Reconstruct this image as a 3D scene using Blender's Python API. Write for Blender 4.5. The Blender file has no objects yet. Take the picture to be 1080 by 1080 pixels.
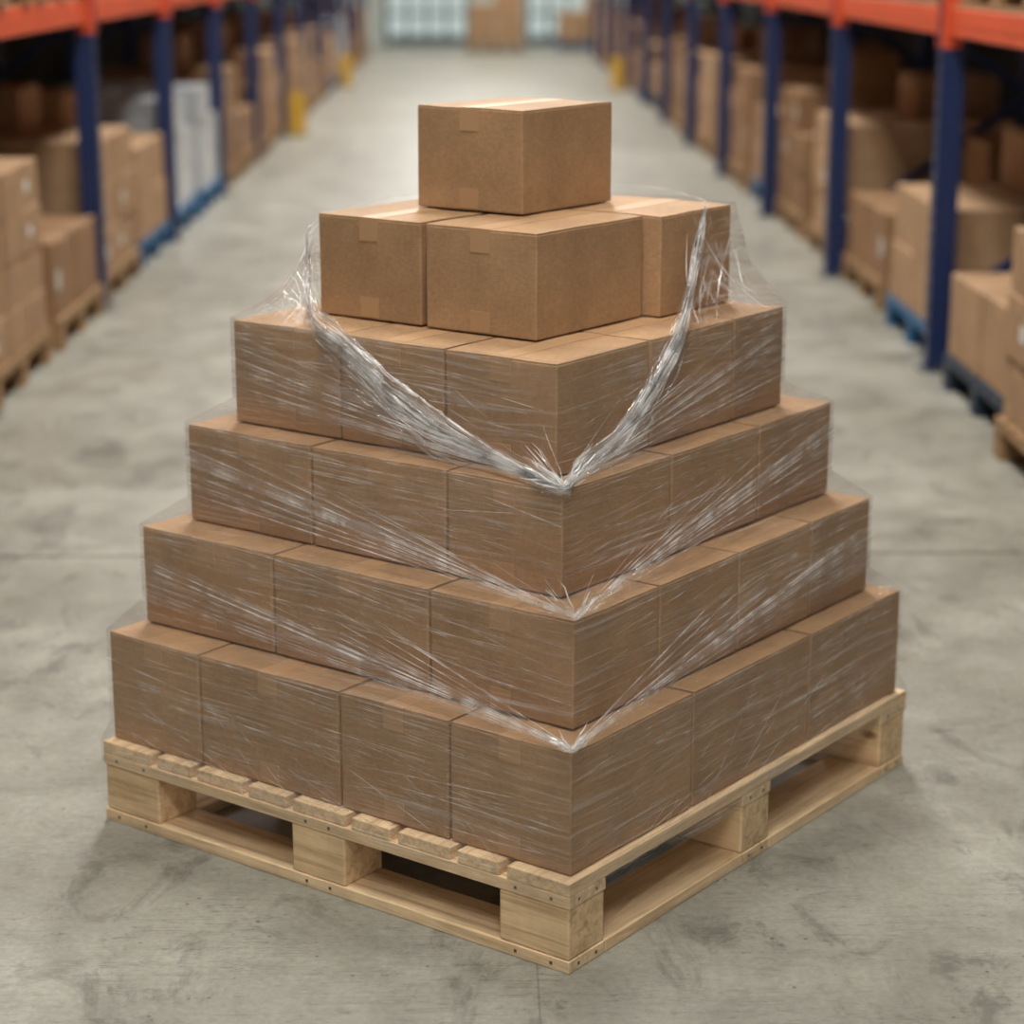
import bpy, bmesh, math, random
from mathutils import Vector, Matrix, noise
random.seed(7)
S = bpy.context.scene
COL = S.collection
S.view_settings.view_transform = 'Standard'
S.view_settings.look = 'None'

# ------------------------------------------------------------------ materials
def srgb(r, g, b):
    f = lambda c: (c/255/12.92) if c/255 <= 0.04045 else ((c/255+0.055)/1.055)**2.4
    return (f(r), f(g), f(b), 1)

def new_mat(name):
    m = bpy.data.materials.new(name); m.use_nodes = True
    nt = m.node_tree; nt.nodes.clear()
    out = nt.nodes.new('ShaderNodeOutputMaterial')
    return m, nt, out

def ramp(nt, src, stops):
    r = nt.nodes.new('ShaderNodeValToRGB')
    e = r.color_ramp.elements
    e[0].position, e[0].color = stops[0][0], stops[0][1]
    e[1].position, e[1].color = stops[1][0], stops[1][1]
    for p, c in stops[2:]:
        x = e.new(p); x.color = c
    nt.links.new(src, r.inputs[0])
    return r

def g(v): return (v, v, v, 1)

def mapping(nt, scale=(1,1,1), rot=(0,0,0), coord='Object'):
    tc = nt.nodes.new('ShaderNodeTexCoord')
    mp = nt.nodes.new('ShaderNodeMapping')
    mp.inputs['Scale'].default_value = scale
    mp.inputs['Rotation'].default_value = rot
    nt.links.new(tc.outputs[coord], mp.inputs[0])
    return mp.outputs[0]

def noise_n(nt, vec, scale, detail=4, rough=0.55, dist=0.0):
    n = nt.nodes.new('ShaderNodeTexNoise')
    n.inputs['Scale'].default_value = scale
    n.inputs['Detail'].default_value = detail
    n.inputs['Roughness'].default_value = rough
    n.inputs['Distortion'].default_value = dist
    nt.links.new(vec, n.inputs['Vector'])
    return n.outputs[0]

def mixc(nt, fac, a, b, mode='MIX'):
    m = nt.nodes.new('ShaderNodeMix'); m.data_type = 'RGBA'; m.blend_type = mode
    for sock, v in ((0, fac), (6, a), (7, b)):
        if isinstance(v, (int, float)): m.inputs[sock].default_value = v
        elif isinstance(v, tuple): m.inputs[sock].default_value = v
        else: nt.links.new(v, m.inputs[sock])
    return m.outputs[2]

def math_n(nt, op, a, b=None, c=None, clamp=False):
    m = nt.nodes.new('ShaderNodeMath'); m.operation = op; m.use_clamp = clamp
    for i, v in enumerate((a, b, c)):
        if v is None: continue
        if isinstance(v, (int, float)): m.inputs[i].default_value = v
        else: nt.links.new(v, m.inputs[i])
    return m.outputs[0]

def principled(nt, out, col, rough, metal=0.0, bump=None, bstr=0.2, bdist=0.002, spec=0.5):
    p = nt.nodes.new('ShaderNodeBsdfPrincipled')
    if isinstance(col, tuple): p.inputs['Base Color'].default_value = col
    else: nt.links.new(col, p.inputs['Base Color'])
    if isinstance(rough, (int, float)): p.inputs['Roughness'].default_value = rough
    else: nt.links.new(rough, p.inputs['Roughness'])
    p.inputs['Metallic'].default_value = metal
    p.inputs['Specular IOR Level'].default_value = spec
    if bump is not None:
        b = nt.nodes.new('ShaderNodeBump'); b.inputs['Strength'].default_value = bstr
        b.inputs['Distance'].default_value = bdist
        nt.links.new(bump, b.inputs['Height']); nt.links.new(b.outputs[0], p.inputs['Normal'])
    nt.links.new(p.outputs[0], out.inputs[0])
    return p

def mat_cardboard(name, base):
    m, nt, out = new_mat(name)
    v = mapping(nt)
    n1 = noise_n(nt, v, 6, 6, 0.62)
    n2 = noise_n(nt, mapping(nt, (50, 50, 320)), 1.0, 3)
    n4 = noise_n(nt, v, 120, 3, 0.7)
    oi = nt.nodes.new('ShaderNodeObjectInfo')
    dark = tuple(c*0.82 for c in base[:3])+(1,)
    lite = tuple(min(1, c*1.14) for c in base[:3])+(1,)
    r1 = ramp(nt, n1, [(0.3, dark), (0.7, lite)])
    r2 = ramp(nt, n2, [(0.3, g(0.90)), (0.7, g(1.05))])
    r4 = ramp(nt, n4, [(0.3, g(0.86)), (0.65, g(1.05))])
    c = mixc(nt, 1.0, r1.outputs[0], r2.outputs[0], 'MULTIPLY')
    c = mixc(nt, 1.0, c, r4.outputs[0], 'MULTIPLY')
    rr = ramp(nt, oi.outputs['Random'], [(0, (0.90, 0.89, 0.87, 1)), (1, g(1.08))])
    c = mixc(nt, 1.0, c, rr.outputs[0], 'MULTIPLY')
    n3 = noise_n(nt, v, 220, 2)
    principled(nt, out, c, 0.68, bump=n3, bstr=0.2, bdist=0.0008, spec=0.3)
    return m

def mat_wood(name, base, axis):
    m, nt, out = new_mat(name)
    sc = [46, 46, 46]; sc[axis] = 2.2
    n1 = noise_n(nt, mapping(nt, tuple(sc)), 1.0, 7, 0.68, 0.8)
    n2 = noise_n(nt, mapping(nt, (3, 3, 3)), 2.6, 6, 0.62)
    d = (base[0]*0.64, base[1]*0.56, base[2]*0.48, 1)
    l = tuple(min(1, c*1.06) for c in base[:3])+(1,)
    r1 = ramp(nt, n1, [(0.32, d), (0.56, l)])
    r2 = ramp(nt, n2, [(0.3, g(0.78)), (0.7, g(1.06))])
    c = mixc(nt, 1.0, r1.outputs[0], r2.outputs[0], 'MULTIPLY')
    vo = nt.nodes.new('ShaderNodeTexVoronoi'); vo.inputs['Scale'].default_value = 1.0
    sk = [11, 11, 11]; sk[axis] = 5
    nt.links.new(mapping(nt, tuple(sk)), vo.inputs['Vector'])
    kr = ramp(nt, vo.outputs['Distance'], [(0.06, (0.42, 0.32, 0.24, 1)), (0.14, g(1.0))])
    c = mixc(nt, 1.0, c, kr.outputs[0], 'MULTIPLY')
    principled(nt, out, c, 0.65, bump=n1, bstr=0.5, bdist=0.002, spec=0.3)
    return m

def mat_plain(name, col, rough=0.5, metal=0.0, var=0.08, scale=5):
    m, nt, out = new_mat(name)
    n1 = noise_n(nt, mapping(nt), scale, 4)
    r = ramp(nt, n1, [(0.3, tuple(c*(1-var) for c in col[:3])+(1,)), (0.7, tuple(min(1, c*(1+var)) for c in col[:3])+(1,))])
    principled(nt, out, r.outputs[0], rough, metal, bump=n1, bstr=0.05)
    return m

def mat_emit(name, col, st):
    m, nt, out = new_mat(name)
    e = nt.nodes.new('ShaderNodeEmission'); e.inputs[0].default_value = col; e.inputs[1].default_value = st
    nt.links.new(e.outputs[0], out.inputs[0]); return m

M_CARD = mat_cardboard('cardboard', srgb(176, 140, 104))
M_CARD2 = mat_cardboard('cardboard_rack_shade', srgb(146, 112, 80))  # darker cardboard copy; shade inside the racks is put into its colour
M_CARD3 = mat_cardboard('cardboard_pale', srgb(176, 142, 108))
M_EDGE = mat_plain('cardboard_flap_edge', srgb(90, 62, 40), 0.8)
M_TAPE = mat_plain('packing_tape', srgb(180, 142, 104), 0.55, var=0.04)
M_WA = mat_wood('pine_along_y', srgb(240, 210, 168), 1)
M_WB = mat_wood('pine_along_x', srgb(240, 210, 168), 0)
M_WBLK = mat_wood('pine_block', srgb(232, 200, 156), 1)
M_WBG = mat_wood('pine_dull', srgb(160, 128, 92), 1)
M_BLUEP = mat_plain('blue_painted_wood', srgb(28, 90, 134), 0.6)
M_BLUED = mat_plain('dark_blue_painted_wood', srgb(24, 42, 62), 0.6)
M_BLUE = mat_plain('blue_powder_coat', srgb(20, 40, 84), 0.42)
M_ORANGE = mat_plain('orange_powder_coat', srgb(214, 84, 44), 0.45)
M_STEEL = mat_plain('galvanised_steel', srgb(110, 110, 110), 0.4, 0.8)
M_YEL = mat_plain('yellow_paint', srgb(200, 158, 44), 0.5)
M_WHITEWRAP = mat_plain('white_wrap', srgb(172, 176, 180), 0.3, var=0.15, scale=9)
M_DARK = mat_plain('dark_slot', srgb(10, 14, 26), 0.8)
M_LABEL = mat_plain('paper_label', srgb(205, 205, 200), 0.7)

def mat_floor():
    m, nt, out = new_mat('polished_concrete')
    v = mapping(nt)
    big = noise_n(nt, v, 0.6, 7, 0.62, 0.5)
    mid = noise_n(nt, v, 3.2, 9, 0.70, 0.4)
    fine = noise_n(nt, v, 55, 5, 0.75)
    c1 = ramp(nt, big, [(0.3, srgb(133, 130, 117)), (0.7, srgb(166, 164, 153))])
    c2 = ramp(nt, mid, [(0.32, g(0.74)), (0.64, g(1.08))])
    c3 = ramp(nt, fine, [(0.30, g(0.78)), (0.66, g(1.07))])
    c = mixc(nt, 1, c1.outputs[0], c2.outputs[0], 'MULTIPLY')
    c = mixc(nt, 1, c, c3.outputs[0], 'MULTIPLY')
    st = noise_n(nt, mapping(nt, (1.6, 0.9, 1), (0, 0, 0.5)), 2.6, 10, 0.76, 1.1)
    sr = ramp(nt, st, [(0.38, g(0.55)), (0.47, g(1.0))])
    c = mixc(nt, 0.85, c, sr.outputs[0], 'MULTIPLY')
    wp = noise_n(nt, mapping(nt, (1.1, 0.6, 1), (0, 0, -0.3)), 2.0, 8, 0.72, 0.8)
    wr = ramp(nt, wp, [(0.54, g(1.0)), (0.66, g(1.16))])
    c = mixc(nt, 1, c, wr.outputs[0], 'MULTIPLY')
    for k, (sc, rot) in enumerate((((2.0, 26, 1), 0.9), ((1.5, 30, 1), -0.5), ((2.2, 22, 1), 1.9), ((1.2, 34, 1), 0.25))):
        s = noise_n(nt, mapping(nt, sc, (0, 0, rot)), 1.5, 3, 0.6, 0.5)
        rr = ramp(nt, s, [(0.496, g(1)), (0.503, g(0.5)), (0.510, g(1))])
        msk = ramp(nt, noise_n(nt, v, 1.7+k, 3), [(0.48, g(0)), (0.56, g(1))])
        c = mixc(nt, msk.outputs[0], c, mixc(nt, 1, c, rr.outputs[0], 'MULTIPLY'))
    for vs in (24, 60):
        vo = nt.nodes.new('ShaderNodeTexVoronoi'); vo.inputs['Scale'].default_value = vs
        nt.links.new(v, vo.inputs['Vector'])
        pr = ramp(nt, vo.outputs['Distance'], [(0.05, g(0.40)), (0.12, g(1))])
        pm = ramp(nt, noise_n(nt, v, vs*.22, 2), [(0.52, g(0)), (0.57, g(1))])
        c = mixc(nt, pm.outputs[0], c, mixc(nt, 1, c, pr.outputs[0], 'MULTIPLY'))
    sep = nt.nodes.new('ShaderNodeSeparateXYZ'); nt.links.new(v, sep.inputs[0])
    def joint(sock, off, period, w):
        a = math_n(nt, 'SUBTRACT', sock, off-period/2)
        a = math_n(nt, 'FLOORED_MODULO', a, period)
        a = math_n(nt, 'SUBTRACT', a, period/2)
        a = math_n(nt, 'ABSOLUTE', a)
        return math_n(nt, 'LESS_THAN', a, w)
    jy = joint(sep.outputs[1], 6.30, 5.6, 0.009)
    jx = joint(sep.outputs[0], 0.10, 6.0, 0.002)
    j = math_n(nt, 'MAXIMUM', jy, math_n(nt, 'MULTIPLY', jx, 0.4))
    c = mixc(nt, math_n(nt, 'MULTIPLY', j, 0.8), c, srgb(50, 48, 43))
    ro = ramp(nt, mid, [(0.3, g(0.34)), (0.7, g(0.52))])
    principled(nt, out, c, ro.outputs[0], bump=mid, bstr=0.08, bdist=0.004, spec=0.5)
    return m
M_FLOOR = mat_floor()

def mat_film(name, lo, hi, streak_op, gloss, uvscale=(1.3, 60, 1), bd=.006, warpk=4.0, base=0.0, white=.86):
    m, nt, out = new_mat(name)
    v = mapping(nt, uvscale, (0, 0, 0.0), 'UV')
    warp = noise_n(nt, mapping(nt, (2.0, 3, 1), (0, 0, 0), 'UV'), 1.0, 1)
    vw = nt.nodes.new('ShaderNodeVectorMath'); vw.operation = 'MULTIPLY_ADD'
    cmb = nt.nodes.new('ShaderNodeCombineXYZ'); nt.links.new(warp, cmb.inputs[1])
    nt.links.new(cmb.outputs[0], vw.inputs[0]); vw.inputs[1].default_value = (0, warpk, 0)
    nt.links.new(v, vw.inputs[2])
    s1 = noise_n(nt, vw.outputs[0], 1.0, 5, 0.6, 0.1)
    s2 = noise_n(nt, mapping(nt, (1.6, 170, 1), (0, 0, 0.10), 'UV'), 1.0, 3, 0.6)
    s3 = noise_n(nt, mapping(nt, (1.8, 140, 1), (0, 0, -0.22), 'UV'), 1.0, 3, 0.6)
    r1 = ramp(nt, s1, [(lo, g(0)), (hi, g(1))])
    r2 = ramp(nt, s2, [(0.60, g(0)), (0.70, g(1))])
    r3 = ramp(nt, s3, [(0.61, g(0)), (0.70, g(1))])
    patch = ramp(nt, noise_n(nt, mapping(nt, (2.6, 8, 1), (0, 0, 0), 'UV'), 1.0, 3), [(0.40, g(0.08)), (0.64, g(1))])
    s = math_n(nt, 'MAXIMUM', r1.outputs[0], r2.outputs[0])
    s = math_n(nt, 'MAXIMUM', s, r3.outputs[0])
    s = math_n(nt, 'MULTIPLY', s, patch.outputs[0])
    fac = math_n(nt, 'MULTIPLY_ADD', s, streak_op, base)  # white streaks painted in to stand for light scattered by the film
    b = nt.nodes.new('ShaderNodeBump'); b.inputs['Strength'].default_value = 1.0; b.inputs['Distance'].default_value = bd
    nt.links.new(s1, b.inputs['Height'])
    tr = nt.nodes.new('ShaderNodeBsdfTransparent'); tr.inputs[0].default_value = (0.975, 0.97, 0.965, 1)
    gl = nt.nodes.new('ShaderNodeBsdfGlossy'); gl.inputs['Roughness'].default_value = 0.08
    gl.inputs[0].default_value = (1, 1, 1, 1); nt.links.new(b.outputs[0], gl.inputs['Normal'])
    m1 = nt.nodes.new('ShaderNodeMixShader')
    gf = math_n(nt, 'MULTIPLY_ADD', s, gloss, gloss*.35)
    nt.links.new(gf, m1.inputs[0]); nt.links.new(tr.outputs[0], m1.inputs[1]); nt.links.new(gl.outputs[0], m1.inputs[2])
    p = nt.nodes.new('ShaderNodeBsdfPrincipled')
    p.inputs['Base Color'].default_value = (white, white*.975, white*.94, 1)
    p.inputs['Roughness'].default_value = 0.10
    p.inputs['Specular IOR Level'].default_value = 1.0
    nt.links.new(b.outputs[0], p.inputs['Normal'])
    mx = nt.nodes.new('ShaderNodeMixShader')
    nt.links.new(fac, mx.inputs[0]); nt.links.new(m1.outputs[0], mx.inputs[1]); nt.links.new(p.outputs[0], mx.inputs[2])
    nt.links.new(mx.outputs[0], out.inputs[0])
    return m
M_FILM = mat_film('stretch_film', 0.52, 0.74, 0.24, 0.24, bd=.016, base=.01)
M_FILMS = mat_film('stretch_film_shoulder', 0.48, 0.66, 0.36, 0.24, (2, 50, 1), .018)
M_FILMD = mat_film('stretch_film_gathered', 0.46, 0.60, 0.60, 0.24, (5, 110, 1), .016, white=.97)

def mat_strand(name, op):
    m, nt, out = new_mat(name)
    n1 = noise_n(nt, mapping(nt, (9, 9, 9)), 2.0, 2)
    r = ramp(nt, n1, [(0.38, g(op*0.15)), (0.64, g(op))])
    tr = nt.nodes.new('ShaderNodeBsdfTransparent')
    p = nt.nodes.new('ShaderNodeBsdfPrincipled')
    p.inputs['Base Color'].default_value = (0.97, 0.96, 0.95, 1)
    p.inputs['Roughness'].default_value = 0.18; p.inputs['Specular IOR Level'].default_value = 1.0
    tl = nt.nodes.new('ShaderNodeBsdfTranslucent'); tl.inputs[0].default_value = (.97, .97, .96, 1)
    m0 = nt.nodes.new('ShaderNodeMixShader'); m0.inputs[0].default_value = .35
    nt.links.new(p.outputs[0], m0.inputs[1]); nt.links.new(tl.outputs[0], m0.inputs[2])
    mx = nt.nodes.new('ShaderNodeMixShader')
    nt.links.new(r.outputs[0], mx.inputs[0]); nt.links.new(tr.outputs[0], mx.inputs[1]); nt.links.new(m0.outputs[0], mx.inputs[2])
    nt.links.new(mx.outputs[0], out.inputs[0]); return m
M_STRAND = mat_strand('film_crease', 0.42)
M_STRANDW = mat_strand('film_crease_bright', 0.95)

# ------------------------------------------------------------------ helpers
def bx(bm, x0, x1, y0, y1, z0, z1, mat=0, bev=0.0, M=None, sub=0):
    t = bmesh.new()
    vs = [t.verts.new((x, y, z)) for z in (z0, z1) for y in (y0, y1) for x in (x0, x1)]
    for f in ((0, 2, 3, 1), (4, 5, 7, 6), (0, 1, 5, 4), (2, 6, 7, 3), (0, 4, 6, 2), (1, 3, 7, 5)):
        t.faces.new([vs[i] for i in f])
    if sub:
        bmesh.ops.subdivide_edges(t, edges=list(t.edges), cuts=sub, use_grid_fill=True)
    if bev > 0:
        t.normal_update()
        es = [e for e in t.edges if e.calc_face_angle(0) > .7]
        bmesh.ops.bevel(t, geom=es, offset=bev, segments=2, affect='EDGES', profile=0.5)
    vm = {}
    for v in t.verts:
        co = M @ v.co if M is not None else v.co
        vm[v] = bm.verts.new(co)
    for f in t.faces:
        nf = bm.faces.new([vm[v] for v in f.verts]); nf.material_index = mat
    t.free()

def finish(bm, name, mats, parent=None, matrix=None):
    bmesh.ops.recalc_face_normals(bm, faces=bm.faces)
    me = bpy.data.meshes.new(name); bm.to_mesh(me); bm.free()
    for m in mats: me.materials.append(m)
    return place(me, name, parent, matrix)

def place(me, name, parent=None, matrix=None):
    o = bpy.data.objects.new(name, me); COL.objects.link(o)
    if parent: o.parent = parent
    if matrix is not None: o.matrix_world = matrix
    return o

def empty(name, matrix=None):
    o = bpy.data.objects.new(name, None); COL.objects.link(o); o.empty_display_size = 0.2
    if matrix is not None: o.matrix_world = matrix
    return o

# ------------------------------------------------------------------ main pallet
PM = Matrix.Translation((0.156, 3.521, 0)) @ Matrix.Rotation(math.radians(52.22), 4, 'Z')
PX, PY, PZ = 1.30, 1.20, 0.175
def pallet_mesh():
    bm = bmesh.new()
    blk_x = [(0, .115), (PX/2-.055, PX/2+.055), (PX-.115, PX)]
    blk_y = [(0, .16), (PY/2-.07, PY/2+.07), (PY-.16, PY)]
    for (x0, x1) in blk_x: bx(bm, x0, x1, 0, PY, 0, .024, 0, .002)
    for (y0, y1) in (blk_y[0], blk_y[2]):
        for (a, b) in ((blk_x[0][1]+.001, blk_x[1][0]-.001), (blk_x[1][1]+.001, blk_x[2][0]-.001)):
            bx(bm, a, b, y0, y1-.03, 0, .024, 1, .002)
    for (x0, x1) in blk_x:
        for (y0, y1) in blk_y:
            j = random.uniform(.001, .004)
            bx(bm, x0+j, x1-j, y0+.002, y1-j, .0245, .1245, 2, .004)
    for (x0, x1) in blk_x: bx(bm, x0, x1, 0, PY, .125, .149, 0, .002)
    # nail heads in the side faces of the corner/middle blocks
    for (y0, y1) in blk_y:
        for yy in (y0+.04, y1-.04):
            for zz in (.012, .137): bx(bm, -.0006, .002, yy-.003, yy+.003, zz-.003, zz+.003, 3)
    for (x0, x1) in blk_x:
        for xx in (x0+.03, x1-.03):
            for zz in (.012, .137): bx(bm, xx-.003, xx+.003, -.0006, .002, zz-.003, zz+.003, 3)
    ws = [.14, .095, .125, .095, .135, .10, .125, .095, .14]
    gap = (PY-sum(ws))/(len(ws)-1); y = 0
    for i, w in enumerate(ws):
        j = random.uniform(.000, .004) if i else 0
        bx(bm, j, PX-j, y, y+w, .1495, PZ-random.uniform(0, .001), 1, .0022)
        for xx in (.055, PX/2, PX-.055):
            for yy in (y+w*.28, y+w*.72):
                bx(bm, xx-.004, xx+.004, yy-.004, yy+.004, PZ-.002, PZ+.0003, 3)
        y += w+gap
    return bm
pal = finish(pallet_mesh(), 'wooden_pallet', [M_WA, M_WB, M_WBLK, M_STEEL], matrix=PM)

# ------------------------------------------------------------------ cardboard boxes
def carton(x0, x1, y0, y1, z0, z1, wob=0.0):
    w, l, h = x1-x0, y1-y0, z1-z0
    bm = bmesh.new()
    hx, hy = w/2, l/2
    bx(bm, -hx, hx, -hy, hy, 0, h-.0035, 0, .003, sub=5)
    bx(bm, -hx+.001, hx-.001, -hy+.001, -.0014, h-.0045, h-.0008, 0, .0012, sub=4)
    bx(bm, -hx+.001, hx-.001, .0014, hy-.001, h-.0045, h-.0008, 0, .0012, sub=4)
    bx(bm, -hx+.002, hx-.002, -.0014, .0014, h-.0045, h-.003, 1, sub=5)
    tw = .024
    bx(bm, -hx-.0006, hx+.0006, -tw, tw, h-.0009, h-.0002, 2, sub=5)
    for s in (-1, 1):
        a, b = sorted((s*(hx-.0002), s*(hx+.0012)))
        bx(bm, a, b, -tw, tw, h-.050, h-.0002, 2, sub=1)
        bx(bm, a, b, -tw, tw, .004, .045, 2, sub=1)
    sd = Vector((x0*7.3, y0*5.1, z0*9.7))
    for v in bm.verts:
        c = v.co
        fx = c.x/hx; fy = c.y/hy; fz = c.z/h
        bul = (1-fy*fy)*max(0, 4*fz*(1-fz))*.0008
        k = noise.noise(c*7+sd)*.0011
        v.co.x += (bul+k)*fx*.9 - (.0014 if abs(fx) > .9 else 0)*fx
        bul = (1-fx*fx)*max(0, 4*fz*(1-fz))*.0010
        v.co.y += (bul+noise.noise(c*7+sd+Vector((9, 0, 0)))*.0013)*fy*.9 - (.0014 if abs(fy) > .9 else 0)*fy
        if fz > .9: v.co.z += noise.noise(Vector((c.x, c.y, 0))*9+sd)*.0020 - .0018
    M = PM @ Matrix.Translation(((x0+x1)/2, (y0+y1)/2, z0)) @ Matrix.Rotation(wob, 4, 'Z')
    return finish(bm, 'cardboard_box', [M_CARD, M_EDGE, M_TAPE], matrix=M)

T = [
    dict(x=(.024, .429, .882, 1.285), y=(.014, .292, .56, .934, 1.196), z=(.176, .412)),
    dict(x=(.115, .398, .687, .981, 1.24), y=(.075, .41, .81, 1.18), z=(.413, .621)),
    dict(x=(.21, .58, .915, 1.222), y=(.17, .443, .787, 1.132), z=(.622, .827)),
    dict(x=(.285, .60, .915, 1.12), y=(.237, .505, .772, 1.065), z=(.828, 1.043)),
]
G = .0018
for t in T:
    for i in range(len(t['x'])-1):
        for j in range(len(t['y'])-1):
            carton(t['x'][i]+G, t['x'][i+1]-G, t['y'][j]+G, t['y'][j+1]-G, t['z'][0], t['z'][1])
z5 = (1.044, 1.2545)
carton(.442, .812, .400, .676, *z5)
carton(.446, .812, .690, .965, *z5)
carton(.820, 1.097, .362, .66, *z5)
carton(.820, 1.095, .675, .965, *z5)
carton(.645, .968, .585, .862, 1.2555, 1.468)

# ------------------------------------------------------------------ stretch wrap
wrap = empty('stretch_wrap', PM)
def grid_sheet(name, rows, mat):
    me = bpy.data.meshes.new(name)
    R, C = len(rows), len(rows[0])
    verts = [tuple(p) for r in rows for p in r]
    faces = []
    for r in range(R-1):
        for c in range(C-1):
            faces.append((r*C+c, r*C+c+1, (r+1)*C+c+1, (r+1)*C+c))
    me.from_pydata(verts, [], faces)
    uv = me.uv_layers.new(name='UVMap')
    us = []; vacc = [0.0]
    for r in range(1, R): vacc.append(vacc[-1]+(Vector(rows[r][C//8])-Vector(rows[r-1][C//8])).length)
    for r in range(R):
        a = [0.0]
        for c in range(1, C): a.append(a[-1]+(Vector(rows[r][c])-Vector(rows[r][c-1])).length)
        us.append(a)
    li = 0
    for p in me.polygons:
        for vi in p.vertices:
            r, c = divmod(vi, C)
            uv.data[li].uv = (us[r][c], vacc[r]); li += 1
        p.use_smooth = True
    me.materials.append(mat)
    o = place(me, name); o.parent = wrap
    return o

def ring(x0, x1, y0, y1, z, off=.0015, n=26, amp=.0022):
    x0 -= off; x1 += off; y0 -= off; y1 += off
    cs = [(x0, y0), (x0, y1), (x1, y1), (x1, y0), (x0, y0)]
    nrm = [(-1, 0), (0, 1), (1, 0), (0, -1)]
    pts = []
    for k in range(4):
        for i in range(n):
            t = i/n
            x = cs[k][0]*(1-t)+cs[k+1][0]*t; y = cs[k][1]*(1-t)+cs[k+1][1]*t
            d = abs(noise.noise((x*9, y*9, z*23)))*amp if i else 0
            pts.append((x+nrm[k][0]*d, y+nrm[k][1]*d, z))
    pts.append(pts[0])
    return pts
def lerp_rows(a, b, k):
    return [[tuple(Vector(p).lerp(Vector(q), i/k)) for p, q in zip(a, b)] for i in range(1, k+1)]
def trect(t): return (t['x'][0], t['x'][-1], t['y'][0], t['y'][-1])
rows = [ring(0, PX, 0, PY, .128, .003)]
rows.append(ring(0, PX, 0, PY, .178, .003))
for i, t in enumerate(T):
    r = trect(t)
    if i == 0: rows += lerp_rows(rows[-1], ring(*r, .215), 2)
    else: rows += lerp_rows(rows[-1], ring(*r, t['z'][0]+.05), 5)
    zz = rows[-1][0][2]
    for k in range(1, 6): rows.append(ring(*r, zz+(t['z'][1]+.003-zz)*k/5))
grid_sheet('film_body', rows, M_FILM)

low = [(.281, .80, 1.047), (.281, 1.067, 1.047), (1.123, 1.067, 1.047), (1.123, .233, 1.047), (.90, .233, 1.047), (.67, .233, 1.047)]
upp = [(.281, .802, 1.05), (.438, .970, 1.20), (1.100, .970, 1.258), (1.101, .357, 1.258), (.965, .357, 1.262), (.67, .230, 1.05)]
def dense(pts, n=16):
    o = []
    for i in range(len(pts)-1):
        for k in range(n): o.append(Vector(pts[i]).lerp(Vector(pts[i+1]), k/n))
    o.append(Vector(pts[-1])); return o
A, B = dense(low), dense(upp)
rws = []
for k in range(11):
    t = k/10; row = []
    for p, q in zip(A, B):
        v = p.lerp(q, t); s = math.sin(math.pi*t)
        w = noise.noise(v*16)*.012*s
        c = Vector((v.x-.75, v.y-.65, 0)).normalized()
        row.append(tuple(v+c*(w-.022*s+.001)+Vector((0, 0, -.018*s))))
    rws.append(row)
grid_sheet('film_shoulder', rws, M_FILMS)

class Strips:
    def __init__(s): s.v = []; s.f = []
    def add(s, pts, width, nrm, twist=0.0, ph=0.0):
        base = len(s.v); n = len(pts)
        for i, p in enumerate(pts):
            a = Vector(pts[min(i+1, n-1)])-Vector(pts[max(i-1, 0)])
            if a.length < 1e-7: a = Vector((0, 0, 1))
            a.normalize()
            side = a.cross(Vector(nrm)).normalized()
            if twist: side = Matrix.Rotation(ph+twist*i/n, 3, a) @ side
            w = width*(0.25+0.75*math.sin(math.pi*(i+.4)/(n-.2)))
            s.v.append(tuple(Vector(p)+side*w/2)); s.v.append(tuple(Vector(p)-side*w/2))
        for i in range(n-1): s.f.append((base+2*i, base+2*i+1, base+2*i+3, base+2*i+2))
    def make(s, name, mat):
        me = bpy.data.meshes.new(name); me.from_pydata(s.v, [], s.f); me.materials.append(mat)
        for p in me.polygons: p.use_smooth = True
        o = place(me, name); o.parent = wrap; return o
fine, bright = Strips(), Strips()
U = random.uniform
for ti, t in enumerate(T):
    x0, x1, y0, y1 = trect(t); z0, z1 = t['z']; off = .0045
    faces = [((x0-off, y0), (x0-off, y1), (-1, 0, 0)), ((x0, y0-off), (x1, y0-off), (0, -1, 0)),
             ((x1+off, y0), (x1+off, y1), (1, 0, 0)), ((x0, y1+off), (x1, y1+off), (0, 1, 0))]
    for fi, (p, q, n) in enumerate(faces):
        L = (Vector(q)-Vector(p)).length
        for k in range(130):
            a = U(-.1, .9); b = min(1, a+U(.10, .6)); a = max(0, a)
            if b-a < .05: continue
            za = U(z0+.02, z1); slope = random.gauss(.03, .035)
            zb = min(max(za+slope*(b-a)*L*2, z0+.01), z1+.001)
            pts = []
            for i in range(5):
                s_ = i/4; tt = a+(b-a)*s_
                pts.append((p[0]+(q[0]-p[0])*tt, p[1]+(q[1]-p[1])*tt, za+(zb-za)*s_))
            (fine if U(0, 1) < .75 else bright).add(pts, U(.0004, .0013), n, twist=U(-.8, .8))
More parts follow.
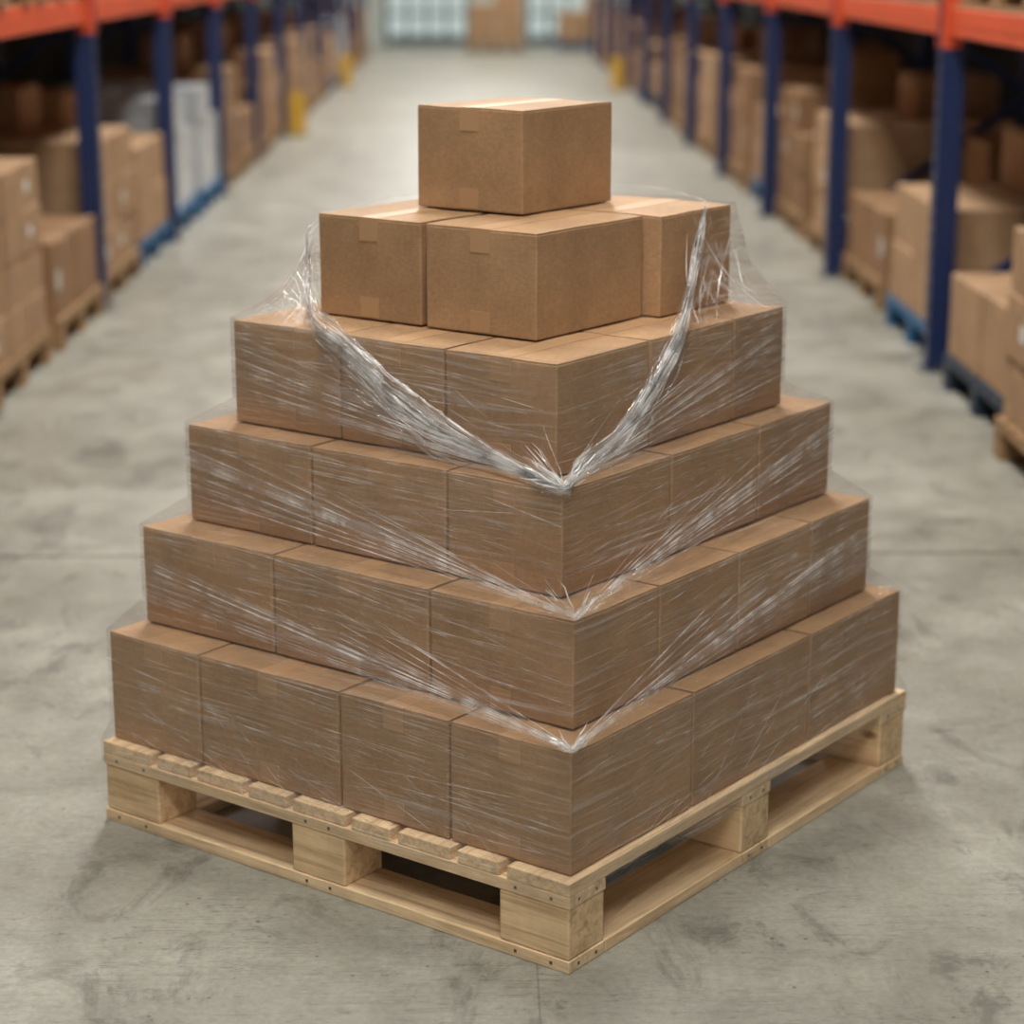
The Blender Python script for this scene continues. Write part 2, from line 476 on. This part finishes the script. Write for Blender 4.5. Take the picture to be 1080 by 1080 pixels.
def vset(tu, tl, n, zlo, zhi, spread=.01):
    x0, x1, y0, y1 = trect(tu); cx, _, cy, _ = trect(tl); cz = tl['z'][1]
    for k in range(n):
        c = Vector((cx-.004+U(0, spread), cy-.004+U(0, spread), cz+.003+abs(random.gauss(0, .005))))
        za = tu['z'][0]+U(zlo, zhi)*(tu['z'][1]-tu['z'][0])
        st = U(.35, 1) if U(0, 1) < .5 else 1
        e1 = Vector((x0-.006, y0+(y1-y0)*st, za)); e2 = Vector((x0+(x1-x0)*st, y0-.006, za+.01))
        for e, nn in ((e1, (-1, 0, .4)), (e2, (0, -1, .4))):
            if U(0, 1) < .15: continue
            pts = [tuple(e.lerp(c, s/6)) for s in range(7)]
            (bright if U(0, 1) < .4 else fine).add(pts, U(.0006, .0024), nn)
    for e1, e2 in ((Vector((x0-.004, y1, tu['z'][0]+zlo*.2)), Vector((x0-.004, y1, tu['z'][0]+zhi*.2))),
                   (Vector((x1, y0-.004, tu['z'][0]+zlo*.2)), Vector((x1, y0-.004, tu['z'][0]+zhi*.2)))):
        rws = []
        c = Vector((cx-.003, cy-.003, cz+.003))
        for k in range(5):
            e = e1.lerp(e2, k/4); ck = c+Vector((0, 0, k*.004))
            rws.append([tuple(e.lerp(ck, s/20)) for s in range(21)])
        grid_sheet('film_web', rws, M_FILM)
vset(T[1], T[0], 36, .25, .75)
vset(T[2], T[1], 36, .2, .8)
vset(T[3], T[2], 24, .25, .95)
for k in range(60):
    y = U(0, PY*.8); e = Vector((-.005, y, .165+U(-.025, .012))); c = Vector((T[0]['x'][0]-.005, min(y+U(.1, .5), 1.18), .20+U(0, .16)))
    if k % 3 == 0: c = Vector((-.005, min(y+U(.1, .4), 1.19), e.z+U(-.008, .008)))
    (fine if U(0, 1) < .7 else bright).add([tuple(e.lerp(c, s/5)) for s in range(6)], U(.0006, .0018), (-1, 0, 0))
    x = U(0, PX*.8); e = Vector((x, -.005, .165+U(-.025, .012))); c = Vector((min(x+U(.1, .5), 1.27), T[0]['y'][0]-.005, .20+U(0, .16)))
    if k % 3 == 0: c = Vector((min(x+U(.1, .4), 1.29), -.005, e.z+U(-.008, .008)))
    (fine if U(0, 1) < .7 else bright).add([tuple(e.lerp(c, s/5)) for s in range(6)], U(.0006, .0018), (0, -1, 0))
def crumple(c, n, r):
    for k in range(n):
        if k % 2: d = Vector((-.02, U(.2, 1), U(0, .5)))
        else: d = Vector((U(.2, 1), -.02, U(0, .5)))
        d.normalize(); L = U(.3, 1)*r
        st = Vector(c)+Vector((U(-.004, .002), U(-.004, .002), U(0, .012)))
        pts = []
        for i in range(6):
            p = st+d*L*i/5+Vector((U(-1, 0), U(-1, 0), U(-1, 1)))*.0035
            pts.append(tuple(p))
        bright.add(pts, U(.001, .004), (-.7, -.7, .2), twist=U(0, 3), ph=U(0, 3))
crumple((T[0]['x'][0]-.004, T[0]['y'][0]-.004, .414), 36, .07)
crumple((T[1]['x'][0]-.004, T[1]['y'][0]-.004, .624), 40, .09)
crumple((T[2]['x'][0]-.006, T[2]['y'][0]-.006, .832), 60, .11)

ctrl = [(.86, .972, 1.262), (.62, .972, 1.260), (.436, .972, 1.215), (.425, .966, 1.15), (.375, .93, 1.09), (.30, .84, 1.056),
        (.272, .76, 1.03), (.268, .62, .945), (.262, .465, .880), (.235, .31, .848), (.203, .163, .836), (.30, .20, .850),
        (.46, .218, .872), (.62, .224, .985), (.70, .232, 1.062), (.84, .30, 1.17), (.965, .350, 1.255),
        (1.04, .42, 1.268), (1.09, .60, 1.278), (1.09, .80, 1.268)]
VI = 10; K0, K1 = 2, 16
def catmull(P, n=12):
    P = [Vector(p) for p in P]; o = []
    for i in range(len(P)-1):
        p0 = P[max(i-1, 0)]; p1 = P[i]; p2 = P[i+1]; p3 = P[min(i+2, len(P)-1)]
        for k in range(n):
            t = k/n
            o.append(.5*((2*p1)+(p2-p0)*t+(2*p0-5*p1+4*p2-p3)*t*t+(3*p1-p0-3*p2+p3)*t**3))
    o.append(P[-1]); return o
cl = catmull(ctrl); n = len(cl); iv = VI*12
def outward(p):
    return Vector((p.x-.75, p.y-.65, 0)).normalized()
rope = Strips(); ropeb = Strips()
lo_i, hi_i = K0*12, K1*12+2
def amp_at(i):
    a = min(1, .25+abs(i-iv)/44)
    if i < lo_i+30: a *= .45+.55*max(0, i-lo_i)/30
    if i > hi_i-10: a *= max(.25, (hi_i-i)/10)
    return a
for k in range(130):
    if k < 8: a, b = 0, n
    elif k < 24: a, b = lo_i-int(U(0, 4)), hi_i+int(U(0, 6))
    else:
        a = int(U(lo_i, hi_i-30)); b = min(hi_i, a+int(U(20, 90)))
    if b-a < 6: continue
    ph = U(0, 9); fr = U(.04, .16); rad = abs(random.gauss(0, .014)); offv = random.gauss(-.004, .016)
    if k < 8: rad *= .3; offv *= .3
    pts = []
    for i in range(a, min(b, n)):
        p = cl[i]; o = outward(p); pinch = amp_at(i)
        u = rad*math.sin(ph+fr*i)*pinch; w = offv*pinch+rad*.6*math.cos(ph*1.7+fr*1.2*i)*pinch
        pts.append(tuple(p+o*(abs(u)*.6+.001)+Vector((U(-1, 1), U(-1, 1), U(-1, 1)))*.0006+Vector((0, 0, w))))
    (ropeb if k % 2 == 0 else rope).add(pts, U(.0010, .0045) if k >= 8 else .0012, (-.7, -.7, .5), twist=U(-5, 9), ph=U(-.6, .6))
rope.make('gathered_film_soft', M_STRAND); ropeb.make('gathered_film_bright', M_STRANDW)
for li, (hw, cen, sd) in enumerate(((.030, -.004, 0), (.055, -.016, 5))):
    web = []
    for k in range(12):
        row = []
        for i in range(lo_i, hi_i):
            p = cl[i]; o = outward(p); pinch = amp_at(i)
            ww = noise.noise(Vector((p.x*22, p.y*22, k*1.1+sd+p.z*8)))
            row.append(tuple(p+o*(.001+abs(ww)*.012*pinch)+Vector((0, 0, (cen+(k/11-.5)*2*hw+ww*.006)*pinch))))
        web.append(row)
    grid_sheet('gathered_film_web_%d' % (li+1), web, M_FILMD)
for k in range(80):
    if k % 2:
        e = Vector((U(.41, .44), .972, U(1.10, 1.21))); c = Vector((.277, U(.85, 1.07), 1.05)) if U(0,1)<.6 else Vector((U(.28,1.1), 1.071, 1.05))
    else:
        e = Vector((U(.90, 1.098), .352, U(1.10, 1.255))); c = Vector((U(.75, 1.12), .229, 1.05)) if U(0,1)<.7 else Vector((1.127, U(.23,.6), 1.05))
    mid = Vector((.75, .65, 0))
    pts = []
    for s in range(8):
        v = e.lerp(c, s/7); o = (Vector((v.x, v.y, 0))-mid).normalized()
        pts.append(tuple(v-o*.012*math.sin(math.pi*s/7)+Vector((0, 0, -.016*math.sin(math.pi*s/7)))))
    (bright if U(0, 1) < .4 else fine).add(pts, U(.0006, .0022), (-.7, -.7, .3), twist=U(0, 2))
for k in range(64):
    i = int(U(lo_i+36, hi_i-24)); p = cl[i]; c = Vector((T[2]['x'][0]-.004, T[2]['y'][0]-.004, .834+U(0, .02)))
    if abs(i-iv) < 10: continue
    if i < iv: e = Vector((.278, min(1.05, p.y+U(.05, .3)), U(.86, max(.87, min(1.03, p.z+.01)))))
    else: e = Vector((min(1.11, p.x+U(.05, .4)), .230, U(.86, max(.87, min(1.03, p.z+.01)))))
    fine.add([tuple(e.lerp(c, s/9)) for s in range(10)], U(.0006, .002), (-.7, -.7, .2))
fine.make('film_creases', M_STRAND); bright.make('film_creases_bright', M_STRANDW)

# ------------------------------------------------------------------ building
bm = bmesh.new(); bx(bm, -4.6, 4.6, -6, 43.2, -.2, 0)
finish(bm, 'floor', [M_FLOOR])
M_WALL = mat_plain('rack_shade_wall', srgb(70, 72, 74), 0.8, var=.04, scale=1)  # dark tone paints in the gloom behind the racks
M_WALLB = mat_plain('painted_wall_light', srgb(190, 196, 188), 0.7, var=.03, scale=1)
M_CEIL = mat_plain('ceiling_deck', srgb(165, 167, 167), 0.8, var=.04, scale=1)
bm = bmesh.new(); bx(bm, -4.8, -4.6, -6, 43.2, -.2, 7.2); finish(bm, 'wall_left', [M_WALL])
bm = bmesh.new(); bx(bm, 4.6, 4.8, -6, 43.2, -.2, 7.2); finish(bm, 'wall_right', [M_WALL])
bm = bmesh.new(); bx(bm, -4.8, 4.8, 43.2, 43.4, -.2, 7.2); finish(bm, 'wall_back', [M_WALLB])
bm = bmesh.new(); bx(bm, -4.8, 4.8, -6, 43.4, 7.2, 7.35)
for i in range(9): bx(bm, -4.6, 4.6, -3+i*5.6, -2.8+i*5.6, 6.9, 7.2)
finish(bm, 'ceiling', [M_CEIL])

M_GLOW = mat_emit('daylight_panel', (.80, .92, .87, 1), .62)
M_FRAME = mat_plain('door_frame_grey', srgb(84, 96, 100), .5)
def dock_door(name, xc, w):
    e = empty(name, Matrix.Translation((xc, 43.17, 0)))
    b = bmesh.new()
    bx(b, -w/2-.08, -w/2, -.06, .02, 0, 3.1); bx(b, w/2, w/2+.08, -.06, .02, 0, 3.1); bx(b, -w/2, w/2, -.06, .02, 3.0, 3.1)
    for k in range(1, 5): bx(b, -w/2, w/2, -.05, .01, k*.6-.03, k*.6+.03)
    bx(b, -w/2, w/2, -.05, .01, 0, .18)
    for xx in (-w/4, 0, w/4): bx(b, xx-.035, xx+.035, -.05, .01, 0, 3.0)
    o = finish(b, 'frame', [M_FRAME]); o.parent = e
    b = bmesh.new(); bx(b, -w/2, w/2, -.02, 0, .02, 3.0)
    o = finish(b, 'glazing', [M_GLOW]); o.parent = e
dock_door('door_1', -1.0, 1.5)
dock_door('door_2', 1.75, 1.5)

M_LAMP = mat_emit('lamp_diffuser', (1, .98, .94, 1), 6)
M_LAMPB = mat_plain('lamp_housing', srgb(220, 220, 220), .4)
lb = bmesh.new()
bx(lb, -.55, .55, -.9, .9, .03, .12, 0, .01); bx(lb, -.52, .52, -.87, .87, .015, .031, 1)
for sx in (-.4, .4): bx(lb, sx-.005, sx+.005, -.005, .005, .12, .6, 0)
lm = bpy.data.meshes.new('ceiling_lamp'); lb.to_mesh(lm); lb.free(); lm.materials.append(M_LAMPB); lm.materials.append(M_LAMP)
for i in range(11):
    y = -1.2+i*4.1
    o = place(lm, 'ceiling_lamp', matrix=Matrix.Translation((0, y, 6.28)))
    ld = bpy.data.lights.new('lamp_light', 'AREA'); ld.shape = 'RECTANGLE'; ld.size = 1.3; ld.size_y = 2.2
    ld.energy = 205 if i < 6 else 235; ld.color = (1, .97, .915)
    lo = bpy.data.objects.new('lamp_light', ld); COL.objects.link(lo); lo.parent = o; lo.location = (0, 0, -.02)

# ------------------------------------------------------------------ racking
RD = 1.05
def frame_mesh():
    b = bmesh.new()
    for xc in (0, RD):
        bx(b, xc-.05, xc+.05, -.045, -.041, 0, 5.2, 0)
        bx(b, xc-.05, xc-.046, -.045, .045, 0, 5.2, 0)
        bx(b, xc+.046, xc+.05, -.045, .045, 0, 5.2, 0)
        bx(b, xc-.05, xc-.02, .041, .045, 0, 5.2, 0); bx(b, xc+.02, xc+.05, .041, .045, 0, 5.2, 0)
        z = .12
        while z < 5.1:
            for yy in (-.022, .022): bx(b, xc-.0515, xc-.049, yy-.006, yy+.006, z, z+.03, 1)
            z += .075
        bx(b, xc-.08, xc+.08, -.075, .075, 0, .008, 2)
        for yy in (-.06, .06): bx(b, xc-.012, xc+.012, yy-.012, yy+.012, .008, .028, 2)
    z = .25; s = 1
    while z < 4.4:
        h = .75; L = math.hypot(RD, h); ang = math.atan2(h, RD)
        Mx = Matrix.Translation((RD/2, 0, z+h/2)) @ Matrix.Rotation(-ang*s, 4, 'Y')
        bx(b, -L/2, L/2, -.018, .018, -.022, .022, 0, 0, Mx); s = -s; z += h
    for z in (.22, 4.75): bx(b, 0, RD, -.018, .018, z-.02, z+.02, 0)
    m = bpy.data.meshes.new('upright_frame'); b.to_mesh(m); b.free()
    for x in (M_BLUE, M_DARK, M_STEEL): m.materials.append(x)
    return m
FM = frame_mesh()
def level_mesh(L):
    b = bmesh.new()
    for xc in (0, RD):
        bx(b, xc-.027, xc+.027, .05, L-.05, 0, .12, 0, .006)
        bx(b, xc-.029, xc+.029, .058, L-.058, .048, .072, 0)
        for yy in (.046, L-.052): bx(b, xc-.055, xc+.03, yy, yy+.006, -.05, .17, 0)
    k = .12
    while k < L-.12:
        bx(b, -.02, RD+.02, k, k+.09, .1205, .1385, 1); k += .125
    m = bpy.data.meshes.new('beam_level'); b.to_mesh(m); b.free()
    m.materials.append(M_ORANGE); m.materials.append(M_WBG); return m

def load_mesh(name, layers, bl, bw, bh, card, palmat, wrapm=None, seed=0):
    rnd = random.Random(seed)
    b = bmesh.new(); DX, DY = 1.02, 1.12
    for y0 in (0, DY/2-.05, DY-.1): bx(b, 0, DX, y0, y0+.1, 0, .02, 1)
    for y0 in (0, DY/2-.05, DY-.1):
        for x0 in (0, DX/2-.05, DX-.1): bx(b, x0, x0+.1, y0, y0+.1, .02, .105, 1)
    for x0 in (0, DX/2-.05, DX-.1): bx(b, x0, x0+.1, 0, DY, .105, .125, 1)
    for i in range(8): y0 = i*(DY-.11)/7; bx(b, 0, DX, y0, y0+.11, .1255, .145, 1)
    nx = max(1, int(DX/bw)); ny = len(layers)
    cw = DX/nx; cly = DY/ny
    for j, hn in enumerate(layers):
        for i in range(nx):
            hh = hn
            if i > 0 and rnd.random() < .35: hh = hn+1
            for k in range(hh):
                jx, jy = rnd.uniform(0, .018), rnd.uniform(-.008, .008)
                x0, x1 = i*cw+.012+jx, (i+1)*cw-.012+jx
                y0, y1 = j*cly+.012+jy, (j+1)*cly-.012+jy
                z0 = .1455+k*bh; z1 = z0+bh-.003
                bx(b, x0, x1, y0, y1, z0, z1, 0 if not wrapm else 2, .006)
                xm = (y0+y1)/2
                bx(b, x0-.001, x1+.001, xm-.025, xm+.025, z1-.05, z1+.0008, 3)
                if rnd.random() < .25: bx(b, x0-.0015, x0, y0+.06, y0+.14, z0+bh*.35, z0+bh*.6, 4)
    m = bpy.data.meshes.new(name); b.to_mesh(m); b.free()
    for x in (card, palmat, wrapm or card, M_TAPE if not wrapm else wrapm, M_LABEL): m.materials.append(x)
    return m
V = {
 'a': load_mesh('load_a', [3, 3, 2], .38, .5, .245, M_CARD3, M_WBG, seed=1),
 'm': load_mesh('load_m', [3, 3, 3], .38, .5, .23, M_CARD3, M_WBG, seed=11),
 'b': load_mesh('load_b', [1, 1], .5, .5, .35, M_CARD2, M_WBG, seed=2),
 'c': load_mesh('load_c', [4, 4, 3], .34, .34, .19, M_CARD2, M_WBG, seed=3),
 'd': load_mesh('load_d', [2, 2], .5, .5, .27, M_CARD3, M_BLUEP, seed=4),
 'e': load_mesh('load_e', [3, 2], .5, .5, .24, M_CARD2, M_BLUEP, wrapm=M_WHITEWRAP, seed=5),
 'f': load_mesh('load_f', [2, 3, 3], .34, .34, .25, M_CARD2, M_WBG, seed=6),
 'g': load_mesh('load_g', [3, 3], .5, .5, .23, M_CARD3, M_WBG, seed=8),
 'h': load_mesh('load_h', [4, 4, 4], .5, .5, .19, M_CARD3, M_WBG, seed=9),
 'k': load_mesh('load_k', [1, 1], .5, .5, .34, M_CARD3, M_BLUED, seed=10),
}
def protector():
    b = bmesh.new()
    bx(b, -.075, .075, -.09, -.078, 0, .42, 0, .004); bx(b, -.075, -.063, -.078, .09, 0, .42, 0, .004); bx(b, .063, .075, -.078, .09, 0, .42, 0, .004)
    bx(b, -.10, .10, -.12, .12, 0, .01, 1)
    m = bpy.data.meshes.new('post_protector'); b.to_mesh(m); b.free(); m.materials.append(M_YEL); m.materials.append(M_DARK); return m
PMh = protector()
def rack(side, xf, y0, bay, nb, lower, upper, dx, guards, tweak={}):
    e = empty('pallet_rack', Matrix.Translation((xf, y0, 0)))
    LM = level_mesh(bay)
    sc = Matrix.Scale(side, 4, (1, 0, 0))
    for i in range(nb+1):
        o = place(FM, 'upright_frame'); o.parent = e; o.matrix_local = Matrix.Translation((0, i*bay, 0)) @ sc
    for gi in guards:
        o = place(PMh, 'post_protector'); o.parent = e; o.matrix_local = Matrix.Translation((-side*.16, gi*bay, 0))
    for i in range(nb):
        for z in (1.43, 3.2):
            o = place(LM, 'beam_level'); o.parent = e; o.matrix_local = Matrix.Translation((0, i*bay, z)) @ sc
        for lvl, z, seq in ((0, 0, lower), (1, 1.43+.139, upper), (2, 3.2+.139, upper[2:]+upper[:2])):
            for k in range(2):
                key = seq[(i*2+k) % len(seq)]
                yy = y0+i*bay+.12+k*(bay-.24-1.12)
                xs = xf+side*(dx+random.uniform(-.02, .03))
                if lvl == 0 and (i*2+k) in tweak:
                    tx, ty = tweak[i*2+k]; xs += tx; yy += ty
                place(V[key], 'palletized_cartons', matrix=Matrix.Translation((xs, yy, z)) @ sc)
rack(-1, -1.96, 5.6, 2.7, 12, ['c', 'a', 'h', 'b', 'g', 'd', 'e', 'e', 'f', 'b', 'f', 'a'], ['g', 'a', 'f', 'g', 'c', 'f'], -.04, (6, 9))
rack(1, 2.00, 6.43, 2.83, 11, ['m', 'k', 'd', 'b', 'g', 'f', 'd', 'c', 'f', 'a', 'g', 'f'], ['f', 'g', 'a', 'c', 'g', 'f'], .02, (8,),
     {0: (-.16, -.05), 1: (-.06, -.26)})
place(V['g'], 'palletized_cartons', matrix=Matrix.Translation((-.2, 40.2, 0)))
place(V['d'], 'palletized_cartons', matrix=Matrix.Translation((1.5, 41.2, 0)))

# ------------------------------------------------------------------ world + camera
w = bpy.data.worlds.new('World'); S.world = w; w.use_nodes = True
bg = w.node_tree.nodes['Background']; bg.inputs[0].default_value = (.98, .98, .98, 1); bg.inputs[1].default_value = .66
cd = bpy.data.cameras.new('camera'); cam = bpy.data.objects.new('camera', cd); COL.objects.link(cam)
cam.location = (0, 0, 1.775); cam.rotation_euler = (math.radians(75.4), 0, math.radians(-.88))
cd.lens = 75.67; cd.sensor_width = 36; cd.clip_end = 200
cd.dof.use_dof = True; cd.dof.focus_distance = 4.0; cd.dof.aperture_fstop = 2.0
S.camera = cam
